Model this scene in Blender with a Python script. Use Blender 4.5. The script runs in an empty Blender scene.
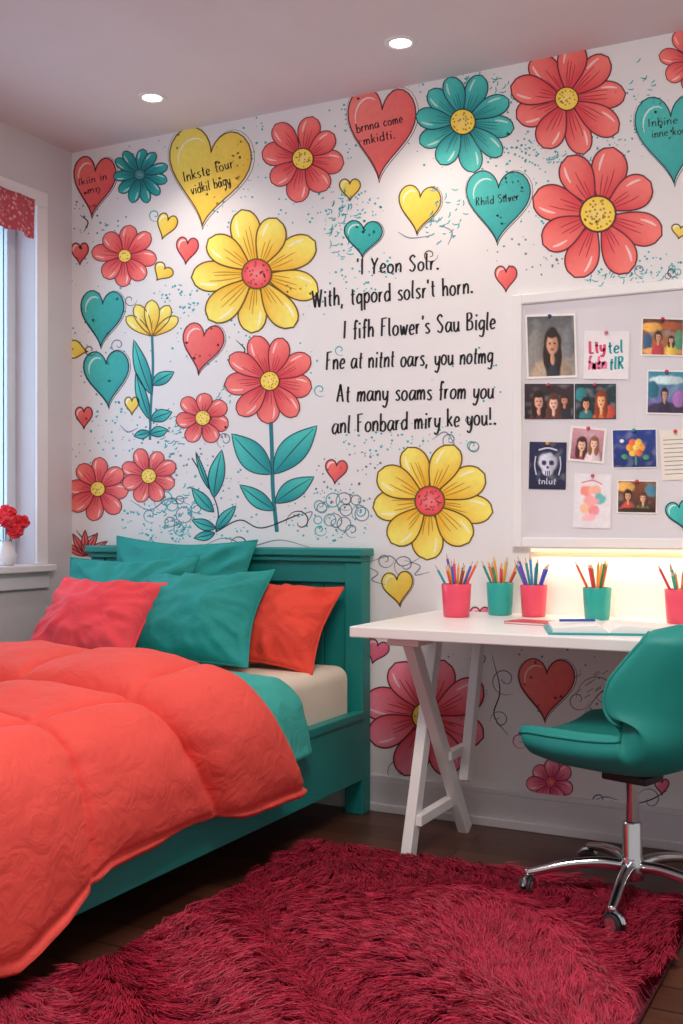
import bpy,bmesh,math,random
import numpy as np
from mathutils import Vector,Matrix,noise
random.seed(7); rng=np.random.default_rng(3)
sc=bpy.context.scene
try:
    sc.view_settings.view_transform='Standard'; sc.view_settings.look='None'
except Exception: pass
TH=math.radians(27.2); CS,SN=math.cos(TH),math.sin(TH); F=1091.; CH=1.075; D=3.71; RH=2.70; XL=-3.234
def lin(h,m=1.0):
    h=h.lstrip('#'); o=[]
    for i in (0,2,4):
        c=int(h[i:i+2],16)/255; c=c/12.92 if c<=.04045 else ((c+.055)/1.055)**2.4
        o.append(min(1,c*m))
    return tuple(o)
def mixc(a,b,t): return tuple(a[i]*(1-t)+b[i]*t for i in range(3))
# ---------------- materials
def mat(name,h,rough=.6,metal=0,var=.06,vs=5,bump=0,bs=200,sheen=0,emit=0,coat=0,bs2=None,bump2=0):
    m=bpy.data.materials.new(name); m.use_nodes=True; nt=m.node_tree; b=nt.nodes['Principled BSDF']
    tc=nt.nodes.new('ShaderNodeTexCoord'); n=nt.nodes.new('ShaderNodeTexNoise'); n.inputs['Scale'].default_value=vs; n.inputs['Detail'].default_value=4
    nt.links.new(tc.outputs['Object'],n.inputs['Vector'])
    r=nt.nodes.new('ShaderNodeValToRGB'); r.color_ramp.elements[0].position=.3; r.color_ramp.elements[1].position=.7
    r.color_ramp.elements[0].color=(*lin(h,1-var),1); r.color_ramp.elements[1].color=(*lin(h,1+var),1)
    nt.links.new(n.outputs['Fac'],r.inputs['Fac']); nt.links.new(r.outputs['Color'],b.inputs['Base Color'])
    b.inputs['Roughness'].default_value=rough; b.inputs['Metallic'].default_value=metal
    if coat: b.inputs['Coat Weight'].default_value=coat
    if sheen:
        b.inputs['Sheen Weight'].default_value=sheen; b.inputs['Sheen Tint'].default_value=(*lin(h,1.5),1)
    if emit:
        b.inputs['Emission Color'].default_value=(*lin(h),1); b.inputs['Emission Strength'].default_value=emit
    if bump:
        n2=nt.nodes.new('ShaderNodeTexNoise'); n2.inputs['Scale'].default_value=bs; n2.inputs['Detail'].default_value=5
        nt.links.new(tc.outputs['Object'],n2.inputs['Vector'])
        bp=nt.nodes.new('ShaderNodeBump'); bp.inputs['Strength'].default_value=bump; bp.inputs['Distance'].default_value=.01
        nt.links.new(n2.outputs['Fac'],bp.inputs['Height']); nt.links.new(bp.outputs['Normal'],b.inputs['Normal'])
        if bump2:
            n3=nt.nodes.new('ShaderNodeTexNoise'); n3.inputs['Scale'].default_value=bs2; n3.inputs['Detail'].default_value=3; n3.inputs['Distortion'].default_value=1.2
            nt.links.new(tc.outputs['Object'],n3.inputs['Vector'])
            b3=nt.nodes.new('ShaderNodeBump'); b3.inputs['Strength'].default_value=bump2; b3.inputs['Distance'].default_value=.03
            nt.links.new(n3.outputs['Fac'],b3.inputs['Height']); nt.links.new(b3.outputs['Normal'],bp.inputs['Normal'])
    return m
def vcmat(name,rough=.6,sheen=0,nv=.05):
    m=bpy.data.materials.new(name); m.use_nodes=True; nt=m.node_tree; b=nt.nodes['Principled BSDF']
    a=nt.nodes.new('ShaderNodeVertexColor'); a.layer_name='Col'
    tc=nt.nodes.new('ShaderNodeTexCoord'); n=nt.nodes.new('ShaderNodeTexNoise'); n.inputs['Scale'].default_value=40
    nt.links.new(tc.outputs['Object'],n.inputs['Vector'])
    h=nt.nodes.new('ShaderNodeHueSaturation'); mr=nt.nodes.new('ShaderNodeMapRange')
    mr.inputs['To Min'].default_value=1-nv*2; mr.inputs['To Max'].default_value=1+nv*2
    nt.links.new(n.outputs['Fac'],mr.inputs['Value']); nt.links.new(mr.outputs[0],h.inputs['Value'])
    nt.links.new(a.outputs['Color'],h.inputs['Color']); nt.links.new(h.outputs[0],b.inputs['Base Color'])
    b.inputs['Roughness'].default_value=rough
    if sheen: b.inputs['Sheen Weight'].default_value=sheen
    return m
M={}
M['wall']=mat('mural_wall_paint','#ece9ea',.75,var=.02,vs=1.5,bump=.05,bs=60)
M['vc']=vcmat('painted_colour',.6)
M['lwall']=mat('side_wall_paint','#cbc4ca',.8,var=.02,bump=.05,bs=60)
M['ceil']=mat('ceiling_paint','#dccfd2',.85,var=.02,bump=.04,bs=50)
M['trim']=mat('white_trim_paint','#e2dde2',.45,var=.02)
M['white']=mat('white_lacquer','#f0eeee',.35,var=.02)
M['teal']=mat('teal_painted_wood','#12847f',.45,var=.07,vs=3,bump=.05,bs=80)
M['cream']=mat('cream_cotton','#e3d6c4',.9,bump=.15,bs=300,sheen=.2)
M['coral']=mat('coral_quilt_cotton','#ec5249',.8,var=.04,bump=.1,bs=250,sheen=.12,bs2=16,bump2=.25)
M['coralp']=mat('coral_cushion_cotton','#ee4652',.8,var=.05,bump=.1,bs=250,sheen=.12,bs2=14,bump2=.3)
M['redp']=mat('orange_red_cushion_cotton','#e84634',.8,var=.05,bump=.1,bs=250,sheen=.12,bs2=14,bump2=.3)
M['tealf']=mat('teal_cotton','#118f8b',.75,var=.06,bump=.1,bs=250,sheen=.12,bs2=12,bump2=.3)
M['teals']=mat('teal_sheet_cotton','#3aa8a0',.85,var=.05,bump=.12,bs=250,sheen=.2,bs2=9,bump2=.35)
M['chairf']=mat('teal_upholstery','#0c8880',.55,var=.05,bump=.1,bs=350,sheen=.1)
M['chrome']=mat('chrome','#d8d8dc',.14,metal=1,var=.02)
M['dark']=mat('dark_rubber','#2a2a2e',.5)
M['cupc']=mat('coral_plastic','#f0506a',.35,var=.03)
M['cupt']=mat('teal_plastic','#27aba0',.35,var=.03)
M['board']=mat('pale_pinboard_fabric','#e0dce2',.8,var=.02,bump=.1,bs=300)
M['paper']=mat('paper','#f2efec',.8,var=.02)
M['glow']=mat('lamp_glow','#fff0d8',.5,emit=9,var=0)
M['led']=mat('led_glow','#ffd080',.5,emit=3,var=0)
M['navyc']=mat('teal_cover','#1c9aa0',.5)
M['redc']=mat('red_cover','#c8344a',.5)
M['green']=mat('leaf_green','#3f6b3a',.6,var=.2)
M['petal']=mat('red_petals','#e0283c',.6,var=.15,vs=30)
M['vase']=mat('white_ceramic','#ecebf0',.2)
M['winf']=mat('window_frame_paint','#d3dce6',.4,var=.02)
# valance pattern
m=mat('patterned_valance_fabric','#c9606c',.9,var=.05); nt=m.node_tree; b=nt.nodes['Principled BSDF']
v=nt.nodes.new('ShaderNodeTexVoronoi'); v.inputs['Scale'].default_value=58; tc=nt.nodes.new('ShaderNodeTexCoord'); nt.links.new(tc.outputs['Object'],v.inputs['Vector'])
r=nt.nodes.new('ShaderNodeValToRGB'); r.color_ramp.elements[0].position=.22; r.color_ramp.elements[0].color=(*lin('#dba0a2'),1); r.color_ramp.elements[1].position=.45; r.color_ramp.elements[1].color=(*lin('#b84c5c'),1)
nt.links.new(v.outputs['Distance'],r.inputs['Fac']); nt.links.new(r.outputs['Color'],b.inputs['Base Color']); M['val']=m
# floor
m=bpy.data.materials.new('dark_oak_planks'); m.use_nodes=True; nt=m.node_tree; b=nt.nodes['Principled BSDF']
tc=nt.nodes.new('ShaderNodeTexCoord'); br=nt.nodes.new('ShaderNodeTexBrick'); br.inputs['Scale'].default_value=1
br.inputs['Brick Width'].default_value=1.3; br.inputs['Row Height'].default_value=.13; br.inputs['Mortar Size'].default_value=.0025
br.inputs['Color1'].default_value=(*lin('#5a3627'),1); br.inputs['Color2'].default_value=(*lin('#45261b'),1); br.inputs['Mortar'].default_value=(*lin('#160c0a'),1)
nt.links.new(tc.outputs['Object'],br.inputs['Vector'])
mp=nt.nodes.new('ShaderNodeMapping'); mp.inputs['Scale'].default_value=(2,30,1); nt.links.new(tc.outputs['Object'],mp.inputs['Vector'])
n=nt.nodes.new('ShaderNodeTexNoise'); n.inputs['Scale'].default_value=2; n.inputs['Detail'].default_value=6; nt.links.new(mp.outputs[0],n.inputs['Vector'])
mx=nt.nodes.new('ShaderNodeMix'); mx.data_type='RGBA'; mx.blend_type='MULTIPLY'; mx.inputs[0].default_value=.6
nt.links.new(br.outputs['Color'],mx.inputs[6]); nt.links.new(n.outputs['Fac'],mx.inputs[7])
hs=nt.nodes.new('ShaderNodeHueSaturation'); hs.inputs['Value'].default_value=1.5; nt.links.new(mx.outputs[2],hs.inputs['Color'])
nt.links.new(hs.outputs[0],b.inputs['Base Color']); b.inputs['Roughness'].default_value=.36
bp=nt.nodes.new('ShaderNodeBump'); bp.inputs['Strength'].default_value=.15; nt.links.new(br.outputs['Fac'],bp.inputs['Height']); bp.invert=True; nt.links.new(bp.outputs[0],b.inputs['Normal'])
M['floor']=m
# glass
m=bpy.data.materials.new('window_glass'); m.use_nodes=True; nt=m.node_tree; b=nt.nodes['Principled BSDF']
b.inputs['Base Color'].default_value=(.8,.92,1,1); b.inputs['Roughness'].default_value=.05; b.inputs['Transmission Weight'].default_value=1; b.inputs['IOR'].default_value=1.02
M['glass']=m
# ---------------- geometry
class G:
    def __init__(s,*mats): s.v=[];s.f=[];s.mi=[];s.c=[];s.mats=mats;s.col=False
    def add(s,vf,Mx=None,mi=0,col=None):
        v,f=vf; o=len(s.v)
        if Mx is not None: v=[tuple(Mx@Vector(p)) for p in v]
        s.v+=list(v); s.f+=[tuple(i+o for i in q) for q in f]; s.mi+=[mi]*len(f)
        if col is None: s.c+=[(1,1,1)]*len(v)
        elif isinstance(col,list): s.c+=col; s.col=True
        else: s.c+=[col]*len(v); s.col=True
        return s
    def obj(s,name,parent=None,smooth=False,label=None,cat=None,kind=None,group=None,subsurf=0,origin=None,angle=None):
        a=np.array(s.v,dtype=float)
        if parent is None:
            if origin is None: origin=((a[:,0].min()+a[:,0].max())/2,(a[:,1].min()+a[:,1].max())/2,a[:,2].min())
            org=np.array(origin)
        else: org=np.array(parent['_o'])
        me=bpy.data.meshes.new(name); me.from_pydata((a-org).tolist(),[],s.f)
        for k in s.mats: me.materials.append(M[k])
        me.polygons.foreach_set('material_index',s.mi)
        if smooth: me.polygons.foreach_set('use_smooth',[True]*len(s.f))
        if s.col:
            at=me.color_attributes.new('Col','FLOAT_COLOR','POINT')
            at.data.foreach_set('color',np.hstack([np.array(s.c,dtype=float),np.ones((len(s.c),1))]).ravel())
        me.update()
        ob=bpy.data.objects.new(name,me); bpy.context.collection.objects.link(ob)
        if parent is None: ob.location=org; ob['_o']=[float(x) for x in org]
        else:
            ob.parent=parent; ob['_o']=[float(x) for x in org]
        if label: ob['label']=label
        if cat: ob['category']=cat
        if kind: ob['kind']=kind
        if group: ob['group']=group
        if angle and smooth:
            md=ob.modifiers.new('e','EDGE_SPLIT'); md.split_angle=math.radians(angle)
        if subsurf:
            md=ob.modifiers.new('s','SUBSURF'); md.levels=subsurf; md.render_levels=subsurf
        return ob
def empty(name,loc,label,cat,group=None):
    e=bpy.data.objects.new(name,None); e.empty_display_size=.1; e.location=loc; bpy.context.collection.objects.link(e)
    e['_o']=list(map(float,loc)); e['label']=label; e['category']=cat
    if group: e['group']=group
    return e
def bmout(bm):
    bm.verts.index_update(); r=([tuple(v.co) for v in bm.verts],[tuple(v.index for v in f.verts) for f in bm.faces]); bm.free(); return r
def box(x0,x1,y0,y1,z0,z1,bev=0,seg=2):
    bm=bmesh.new(); bmesh.ops.create_cube(bm,size=1)
    for v in bm.verts: v.co=Vector(((x0+x1)/2+v.co.x*(x1-x0),(y0+y1)/2+v.co.y*(y1-y0),(z0+z1)/2+v.co.z*(z1-z0)))
    if bev: bmesh.ops.bevel(bm,geom=list(bm.edges),offset=bev,segments=seg,affect='EDGES',profile=.5)
    return bmout(bm)
def beam(a,b,w,t,ref=(1,0,0),bev=.003):
    a=Vector(a);b=Vector(b);L=(b-a).length; z=(b-a).normalized(); x=Vector(ref); x=(x-z*x.dot(z)).normalized(); y=z.cross(x)
    v,f=box(-w/2,w/2,-t/2,t/2,0,L,bev)
    Mx=Matrix((x,y,z)).transposed().to_4x4(); Mx.translation=a
    return [tuple(Mx@Vector(p)) for p in v],f
def lathe(prof,seg=24,c=(0,0,0)):
    v=[];f=[];n=len(prof)
    for i in range(seg):
        a=2*math.pi*i/seg
        for r,z in prof: v.append((c[0]+r*math.cos(a),c[1]+r*math.sin(a),c[2]+z))
    for i in range(seg):
        j=(i+1)%seg
        for k in range(n-1): f.append((i*n+k,j*n+k,j*n+k+1,i*n+k+1))
    return v,f
def tube(pts,rs,seg=10):
    pts=[Vector(p) for p in pts]; n=len(pts)
    if not isinstance(rs,(list,tuple)): rs=[rs]*n
    v=[];f=[];ref=None
    for i,p in enumerate(pts):
        t=(pts[min(i+1,n-1)]-pts[max(i-1,0)]).normalized()
        if ref is None: ref=Vector((0,0,1)) if abs(t.z)<.9 else Vector((1,0,0))
        x=(ref-t*ref.dot(t)).normalized(); y=t.cross(x); ref=x
        for k in range(seg):
            a=2*math.pi*k/seg; v.append(tuple(p+(x*math.cos(a)+y*math.sin(a))*rs[i]))
    for i in range(n-1):
        for k in range(seg):
            l=(k+1)%seg; f.append((i*seg+k,i*seg+l,(i+1)*seg+l,(i+1)*seg+k))
    f.append(tuple(range(seg))[::-1]); f.append(tuple((n-1)*seg+k for k in range(seg)))
    return v,f
def ball(c,r,sub=2):
    bm=bmesh.new(); bmesh.ops.create_icosphere(bm,subdivisions=sub,radius=r)
    for v in bm.verts: v.co+=Vector(c)
    return bmout(bm)
def cr(pts,n=6):
    if len(pts)<3: return [tuple(p) for p in pts]
    P=[np.array(p,float) for p in pts]; P=[2*P[0]-P[1]]+P+[2*P[-1]-P[-2]]; o=[]
    for i in range(1,len(P)-2):
        for k in range(n):
            t=k/n; o.append(tuple(.5*((2*P[i])+(-P[i-1]+P[i+1])*t+(2*P[i-1]-5*P[i]+4*P[i+1]-P[i+2])*t*t+(-P[i-1]+3*P[i]-3*P[i+1]+P[i+2])*t**3)))
    o.append(tuple(P[-2])); return o
# ---------------- painted surfaces lying on a plane parallel to the back wall
class Surf:
    def __init__(s,g,Y,mi,step=.00015): s.g=g;s.Y=Y;s.mi=mi;s.st=step;s.clip=None
    def m(s,p,k):
        u=(p[0]-341.5)/F; dx=u*CS-SN; dy=u*SN+CS; t=D/dy     # traced position on the wall
        return (t*dx, s.Y-.0005-k*s.st, CH-(p[1]-524)*t/F)
    def poly(s,pts,faces,cols,k): s.g.add(([s.m(p,k) for p in pts],faces),None,s.mi,cols)
    def ribbon(s,pts,w,col,k,closed=False,taper=False,pen=False):
        P=[np.array(p,float) for p in pts]; n=len(P); L=[];R=[]
        for i in range(n):
            a=P[(i-1)%n] if closed else P[max(i-1,0)]; b=P[(i+1)%n] if closed else P[min(i+1,n-1)]
            d=b-a; l=np.hypot(*d) or 1; d=d/l; nn=np.array([-d[1],d[0]]); ww=w/2
            if taper: ww*=.25+.75*math.sin(math.pi*min(1,(i+.3)/n))
            if pen: ww*=.6+.6*abs(d[1])
            L.append(P[i]+nn*ww); R.append(P[i]-nn*ww)
        q=n if closed else n-1
        s.poly(L+R,[(i,(i+1)%n,n+(i+1)%n,n+i) for i in range(q)],[tuple(col)]*(2*n),k)
    def disk(s,cx,cy,rx,ry,col,k,seg=16,col2=None,rot=0):
        pts=[(cx,cy)]; c,sn=math.cos(rot),math.sin(rot)
        for i in range(seg):
            a=2*math.pi*i/seg; x=rx*math.cos(a);y=ry*math.sin(a); pts.append((cx+x*c-y*sn,cy+x*sn+y*c))
        s.poly(pts,[(0,i+1,(i+1)%seg+1) for i in range(seg)],[tuple(col)]+[tuple(col2 or col)]*seg,k)
    def petal(s,cx,cy,ang,r0,L,wd,ca,cb,k,ol=1.3,olc=None,tipsharp=0,streak=2,bend=0,hi=True):
        d=np.array([math.cos(ang),math.sin(ang)]); q=np.array([-d[1],d[0]]); c=np.array([cx,cy]); S=12;C=6;pts=[];cols=[]
        def pos(t,x):
            hw=wd*(max(0,math.sin(math.pi*min(1,t**(.95-.1*tipsharp))))**(.55+.45*tipsharp))*(.34+.74*t if not tipsharp else .8+.2*t)
            return c+d*(r0+t*L)+q*(x*hw+bend*L*t*t)
        for i in range(S+1):
            t=i/S
            for j in range(C+1):
                x=j/C*2-1; pts.append(pos(t,x))
                cc=mixc(ca,cb,min(1,max(0,t*1.35-.1-.3*x))); 
                if abs(x)>.9: cc=mixc(cc,ca,.4)
                cols.append(cc)
        W_=C+1
        s.poly(pts,[(i*W_+j,i*W_+j+1,(i+1)*W_+j+1,(i+1)*W_+j) for i in range(S) for j in range(C)],cols,k)
        olc=olc or lin('#4a1c28')
        e=[pos(i/16,-1) for i in range(17)]+[pos(1-i/16,1) for i in range(1,16)]
        s.ribbon(e,ol,olc,k+.5,closed=True)
        for m_ in range(streak):
            x=(m_+.5)/streak*1.2-.6; x+=random.uniform(-.1,.1); l=random.uniform(.35,.65)
            s.ribbon([pos(.05+l*i/6,x*(.9-.2*i/6)) for i in range(7)],ol*.8,mixc(ca,olc,.45),k+.5,taper=True)
        if hi: s.ribbon([pos(.55+.3*i/5,-.55) for i in range(6)],ol*1.6,mixc(cb,(1,1,1),.55),k+.5,taper=True)
    def flower(s,cx,cy,R,n,pal,cen,rc,rot=0,wf=1.0,ol=None):
        ca,cb,olc=pal; ol=ol or max(.9,R*.024)
        order=[i for i in range(n) if i%2==0]+[i for i in range(n) if i%2]
        for kk,i in enumerate(order):
            a=rot+2*math.pi*i/n+random.uniform(-.06,.06); L=R*random.uniform(.92,1.06)-rc*.6
            s.petal(cx,cy,a,rc*.6,L,R*math.sin(math.pi/n)*.93*wf*random.uniform(.92,1.06),ca,cb,kk*1.2,ol,olc,streak=3 if R>35 else 2,bend=random.uniform(-.06,.06))
        k=n*1.2+2; s.disk(cx,cy,rc*1.12,rc*1.12,olc,k,20); s.disk(cx,cy,rc,rc,mixc(cen,(1,1,1),.2),k+1,20,col2=cen)
        for i in range(int(rc*2.2)):
            a=random.random()*6.28; q=rc*.85*math.sqrt(random.random()); s.disk(cx+q*math.cos(a),cy+q*math.sin(a),rc*.07+.2,rc*.07+.2,mixc(cen,(.15,.05,.05),.65),k+2,5)
    def heart(s,cx,cy,w,h,rot,pal,k=0,ol=1.3,double=True,hi=True):
        ca,cb,olc=pal; N=44; c,sn=math.cos(rot),math.sin(rot)
        def bd(i,sc=1,o=0):
            t=2*math.pi*i/N; x=16*math.sin(t)**3/32; y=-(13*math.cos(t)-5*math.cos(2*t)-2*math.cos(3*t)-math.cos(4*t)+2.5)/29.
            x*=w*sc;y*=h*sc; return (cx+o+x*c-y*sn,cy+o+x*sn+y*c)
        pts=[(cx,cy)];cols=[mixc(ca,cb,.6)];R_=4
        for r in range(1,R_+1):
            for i in range(N):
                p=bd(i,r/R_); pts.append(p); t=.6-.55*(p[0]-cx)/w-.5*(p[1]-cy)/h
                cols.append(mixc(ca,cb,min(1,max(0,t-.1*(r==R_)))))
        fs=[(0,1+i,1+(i+1)%N) for i in range(N)]
        for r in range(R_-1):
            for i in range(N):
                j=(i+1)%N; fs.append((1+r*N+i,1+r*N+j,1+(r+1)*N+j,1+(r+1)*N+i))
        s.poly(pts,fs,cols,k)
        s.ribbon([bd(i) for i in range(N)],ol,olc,k+1,closed=True)
        if double: s.ribbon([bd(i,1.06,.6) for i in range(3,N-8)],ol*.55,olc,k+1,taper=True)
        if hi: s.ribbon([bd(i,.78) for i in range(N-12,N-4)],ol*1.5,mixc(cb,(1,1,1),.6),k+1,taper=True)
    def leaf(s,a,b,wd,ca,cb,olc,k=0,bend=.1):
        dx=b[0]-a[0];dy=b[1]-a[1]; L=math.hypot(dx,dy)
        s.petal(a[0],a[1],math.atan2(dy,dx)-bend,0,L,wd,ca,cb,k,1.1,olc,tipsharp=1,streak=0,bend=bend,hi=False)
        ang=math.atan2(dy,dx)-bend; d=(math.cos(ang),math.sin(ang)); q=(-d[1],d[0])
        s.ribbon([(a[0]+d[0]*L*t+q[0]*bend*L*t*t,a[1]+d[1]*L*t+q[1]*bend*L*t*t) for t in [i/8*.92 for i in range(9)]],1.1,olc,k+1,taper=True)
    def dots(s,cx,cy,rx,ry,n,col,r=1.2):
        for _ in range(n):
            a=random.random()*6.28;q=math.sqrt(random.random()); rr=r*random.uniform(.4,1.2)
            s.disk(cx+rx*q*math.cos(a),cy+ry*q*math.sin(a),rr,rr,col,0,6)
    def swirl(s,cx,cy,r,a0,turns,col,w=1.1):
        n=int(16*abs(turns))+4
        s.ribbon([(cx+r*(1-.85*i/n)*math.cos(a0+turns*6.28*i/n),cy+r*(1-.85*i/n)*math.sin(a0+turns*6.28*i/n)) for i in range(n+1)],w,col,.2,taper=True)
    def ring(s,cx,cy,r,col,w=1.1):
        s.ribbon([(cx+r*math.cos(i*.449),cy+r*math.sin(i*.449)) for i in range(14)],w,col,.2,closed=True)
GL={'a':(.95,[[(.8,.95),(.35,.98),(.06,.5),(.25,.03),(.6,.2),(.8,.7)],[(.82,1.0),(.8,.3),(.98,.02)]]),
'b':(.85,[[(.1,1.8),(.1,0)],[(.1,.6),(.42,1),(.75,.75),(.72,.2),(.4,0),(.1,.2)]]),
'c':(.75,[[(.7,.85),(.4,1),(.07,.55),(.25,.05),(.7,.15)]]),
'd':(.9,[[(.75,1.8),(.76,.0)],[(.75,.75),(.45,1),(.08,.65),(.15,.12),(.45,.02),(.75,.35)]]),
'e':(.78,[[(.08,.48),(.65,.6),(.6,.92),(.35,1),(.06,.55),(.22,.05),(.7,.15)]]),
'f':(.6,[[(.68,1.62),(.45,1.8),(.3,1.4),(.3,.5),(.26,-.1)],[(.02,.95),(.58,1.02)]]),
'g':(.85,[[(.72,.85),(.4,1),(.07,.6),(.28,.08),(.72,.4)],[(.76,1.0),(.74,0),(.55,-.6),(.08,-.5)]]),
'h':(.85,[[(.1,1.8),(.1,0)],[(.1,.55),(.42,1),(.68,.75),(.7,0)]]),
'i':(.35,[[(.15,1),(.16,0)],[(.16,1.35),(.2,1.55)]]),
'k':(.8,[[(.1,1.8),(.1,0)],[(.66,1),(.14,.42)],[(.26,.55),(.72,0)]]),
'l':(.4,[[(.12,1.8),(.12,.25),(.32,0)]]),
'm':(1.2,[[(.08,1),(.08,0)],[(.08,.55),(.34,1),(.52,.75),(.53,0)],[(.53,.55),(.8,1),(1.0,.75),(1.02,0)]]),
'n':(.85,[[(.08,1),(.1,0)],[(.1,.55),(.42,1),(.68,.75),(.7,0)]]),
'o':(.85,[[(.4,1),(.08,.7),(.1,.2),(.42,0),(.74,.3),(.7,.8),(.4,1)]]),
'p':(.85,[[(.1,1),(.1,-.7)],[(.1,.6),(.42,1),(.75,.7),(.68,.2),(.4,0),(.1,.25)]]),
'q':(.85,[[(.72,1),(.72,-.7)],[(.72,.75),(.45,1),(.08,.6),(.25,.05),(.72,.3)]]),
'r':(.62,[[(.1,1),(.1,0)],[(.1,.5),(.3,.92),(.55,.95)]]),
's':(.7,[[(.6,.88),(.35,1),(.1,.78),(.4,.5),(.6,.22),(.35,0),(.05,.12)]]),
't':(.6,[[(.28,1.55),(.26,.2),(.5,0)],[(.02,1),(.55,1.03)]]),
'u':(.85,[[(.08,1),(.12,.2),(.4,0),(.68,.4)],[(.7,1),(.7,.2),(.85,0)]]),
'w':(1.1,[[(.05,1),(.28,0),(.5,.85)],[(.5,.85),(.72,0),(1.0,1)]]),
'v':(.8,[[(.05,1),(.35,0),(.7,1)]]),
'y':(.85,[[(.08,1),(.15,.3),(.42,.1),(.68,.45)],[(.74,1),(.68,-.1),(.4,-.65),(.05,-.45)]]),
'A':(1.05,[[(.02,0),(.45,1.75)],[(.45,1.75),(.85,0)],[(.15,.6),(.78,.62)]]),
'B':(1.0,[[(.12,1.75),(.12,0)],[(.12,1.72),(.6,1.7),(.7,1.25),(.14,.92)],[(.14,.92),(.75,.85),(.8,.2),(.12,.02)]]),
'F':(.9,[[(.15,1.7),(.12,0)],[(.02,1.72),(.8,1.8)],[(.14,.95),(.6,1)]]),
'I':(.45,[[(.2,1.75),(.2,0)]]),
'L':(.8,[[(.12,1.75),(.1,.02)],[(.1,.02),(.7,.05)]]),
'R':(1.,[[(.12,1.75),(.12,0)],[(.12,1.72),(.65,1.65),(.65,1.1),(.14,.92)],[(.3,.92),(.8,0)]]),
'S':(1.0,[[(.8,1.5),(.5,1.78),(.12,1.4),(.45,.95),(.8,.5),(.5,0),(.05,.2)]]),
'T':(1.0,[[(.45,1.75),(.42,0)],[(.02,1.7),(.9,1.78)]]),
'W':(1.4,[[(.02,1.7),(.3,0)],[(.3,0),(.65,1.5)],[(.65,1.5),(.9,0)],[(.9,0),(1.3,1.75)]]),
'Y':(1.0,[[(.02,1.75),(.42,.9)],[(.85,1.75),(.42,.9),(.36,0)]]),
'.':(.45,[[(.16,.2),(.17,-.02)],[(.24,.18),(.24,.0)]]), ',':(.4,[[(.15,.15),(.04,-.3)]]), "'":(.3,[[(.14,1.8),(.1,1.4)]]), '!':(.45,[[(.2,1.75),(.18,.5)],[(.17,.18),(.18,0)],[(.25,.18),(.25,0)]]),' ':(.6,[])}
def text(S,st,x0,y0,x1,y1,xh,w,col,k=3,shear=.08):
    tot=sum(GL[c][0] for c in st)+.18*len(st); dx,dy=x1-x0,y1-y0; L=math.hypot(dx,dy); ux,uy=dx/L,dy/L; sx=L/tot; x=0
    for c in st:
        adv,strokes=GL[c]; jy=random.uniform(-.05,.05)*xh; sh=shear+random.uniform(-.04,.04)
        for q in strokes:
            P=[]
            for gx,gy in cr(q,5):
                a=(x+gx)*sx+gy*xh*sh; b=gy*xh+jy; P.append((x0+ux*a+uy*b,y0+uy*a-b))
            S.ribbon(P,w,col,k,pen=True)
        x+=adv+.18
# ---------------- room shell
g=G('floor'); g.add(box(XL-.3,1.6,-1.2,D+.2,-.08,0)); g.obj('floor',kind='structure',origin=(0,0,0))
g=G('ceil'); g.add(box(XL-.3,1.6,-1.2,D+.2,RH,RH+.08)); g.obj('ceiling',kind='structure')
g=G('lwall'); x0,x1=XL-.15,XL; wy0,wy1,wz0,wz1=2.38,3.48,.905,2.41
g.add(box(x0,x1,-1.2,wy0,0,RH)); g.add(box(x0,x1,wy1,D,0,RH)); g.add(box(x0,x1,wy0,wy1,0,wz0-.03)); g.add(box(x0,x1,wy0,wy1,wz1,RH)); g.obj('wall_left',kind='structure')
# mural wall
g=G('wall','vc'); g.add(box(XL-.15,1.6,D,D+.12,0,RH))
S=Surf(g,D,1)
cor=(lin('#e23b48'),lin('#ff8078'),lin('#6a2230')); tea=(lin('#0c9298'),lin('#4ccbc2'),lin('#0f4550')); yel=(lin('#f2b422'),lin('#ffee70'),lin('#6e5418')); pnk=(lin('#dc3f74'),lin('#ff8ea6'),lin('#6a2a40'))
corl=(lin('#e4424c'),lin('#ff8c82'),lin('#6a2a30'))
ink=lin('#1d1d26'); gry=lin('#7f8b9c'); tdot=lin('#45b3bb'); YC=lin('#ffd93c'); RC=lin('#f2464f')
# speckle clouds
for (cx,cy,rx,ry,n) in [(440,75,60,22,40),(570,150,60,14,60),(345,215,40,30,70),(360,270,40,22,40),(180,440,60,40,80),(330,515,45,30,70),(200,330,60,40,50),(110,440,40,40,50),(470,150,70,20,40),(525,200,30,40,40),(250,200,50,60,50),(640,265,60,14,50),(160,520,40,25,90),(400,440,70,18,60),(100,230,40,40,30),(640,120,40,40,30),(175,300,25,20,40),(470,380,40,60,14),(580,680,80,50,40),(470,700,40,60,20),(300,330,30,50,20),(240,150,30,50,35),(130,130,60,30,35),(545,255,60,20,40),(345,110,20,50,24),(520,140,16,60,30),(225,500,40,40,60),(350,480,40,30,40),(100,300,30,100,50)]:
    S.dots(cx,cy,rx,ry,int(n*1.25),tdot if random.random()<.8 else gry,1.2)
for (cx,cy,rx,ry,n) in [(340,225,16,34,46),(440,215,24,30,40),(180,510,28,26,50),(280,70,30,15,12),(620,280,40,8,30),(575,160,34,6,30),(170,440,12,40,24),(480,85,40,10,16),(640,100,14,40,18),(240,390,30,20,14),(320,560,30,8,14)]:
    for _ in range(n):
        a=random.random()*6.28; q=math.sqrt(random.random()); x=cx+rx*q*math.cos(a); y=cy+ry*q*math.sin(a); t=random.uniform(-.6,1.2); l=random.uniform(3,8)
        S.ribbon([(x,y),(x+l*.5*math.cos(t),y-l*.5*math.sin(t)),(x+l*math.cos(t+.3),y-l*math.sin(t+.3))],1.3,tdot,.1,taper=True)
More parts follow.
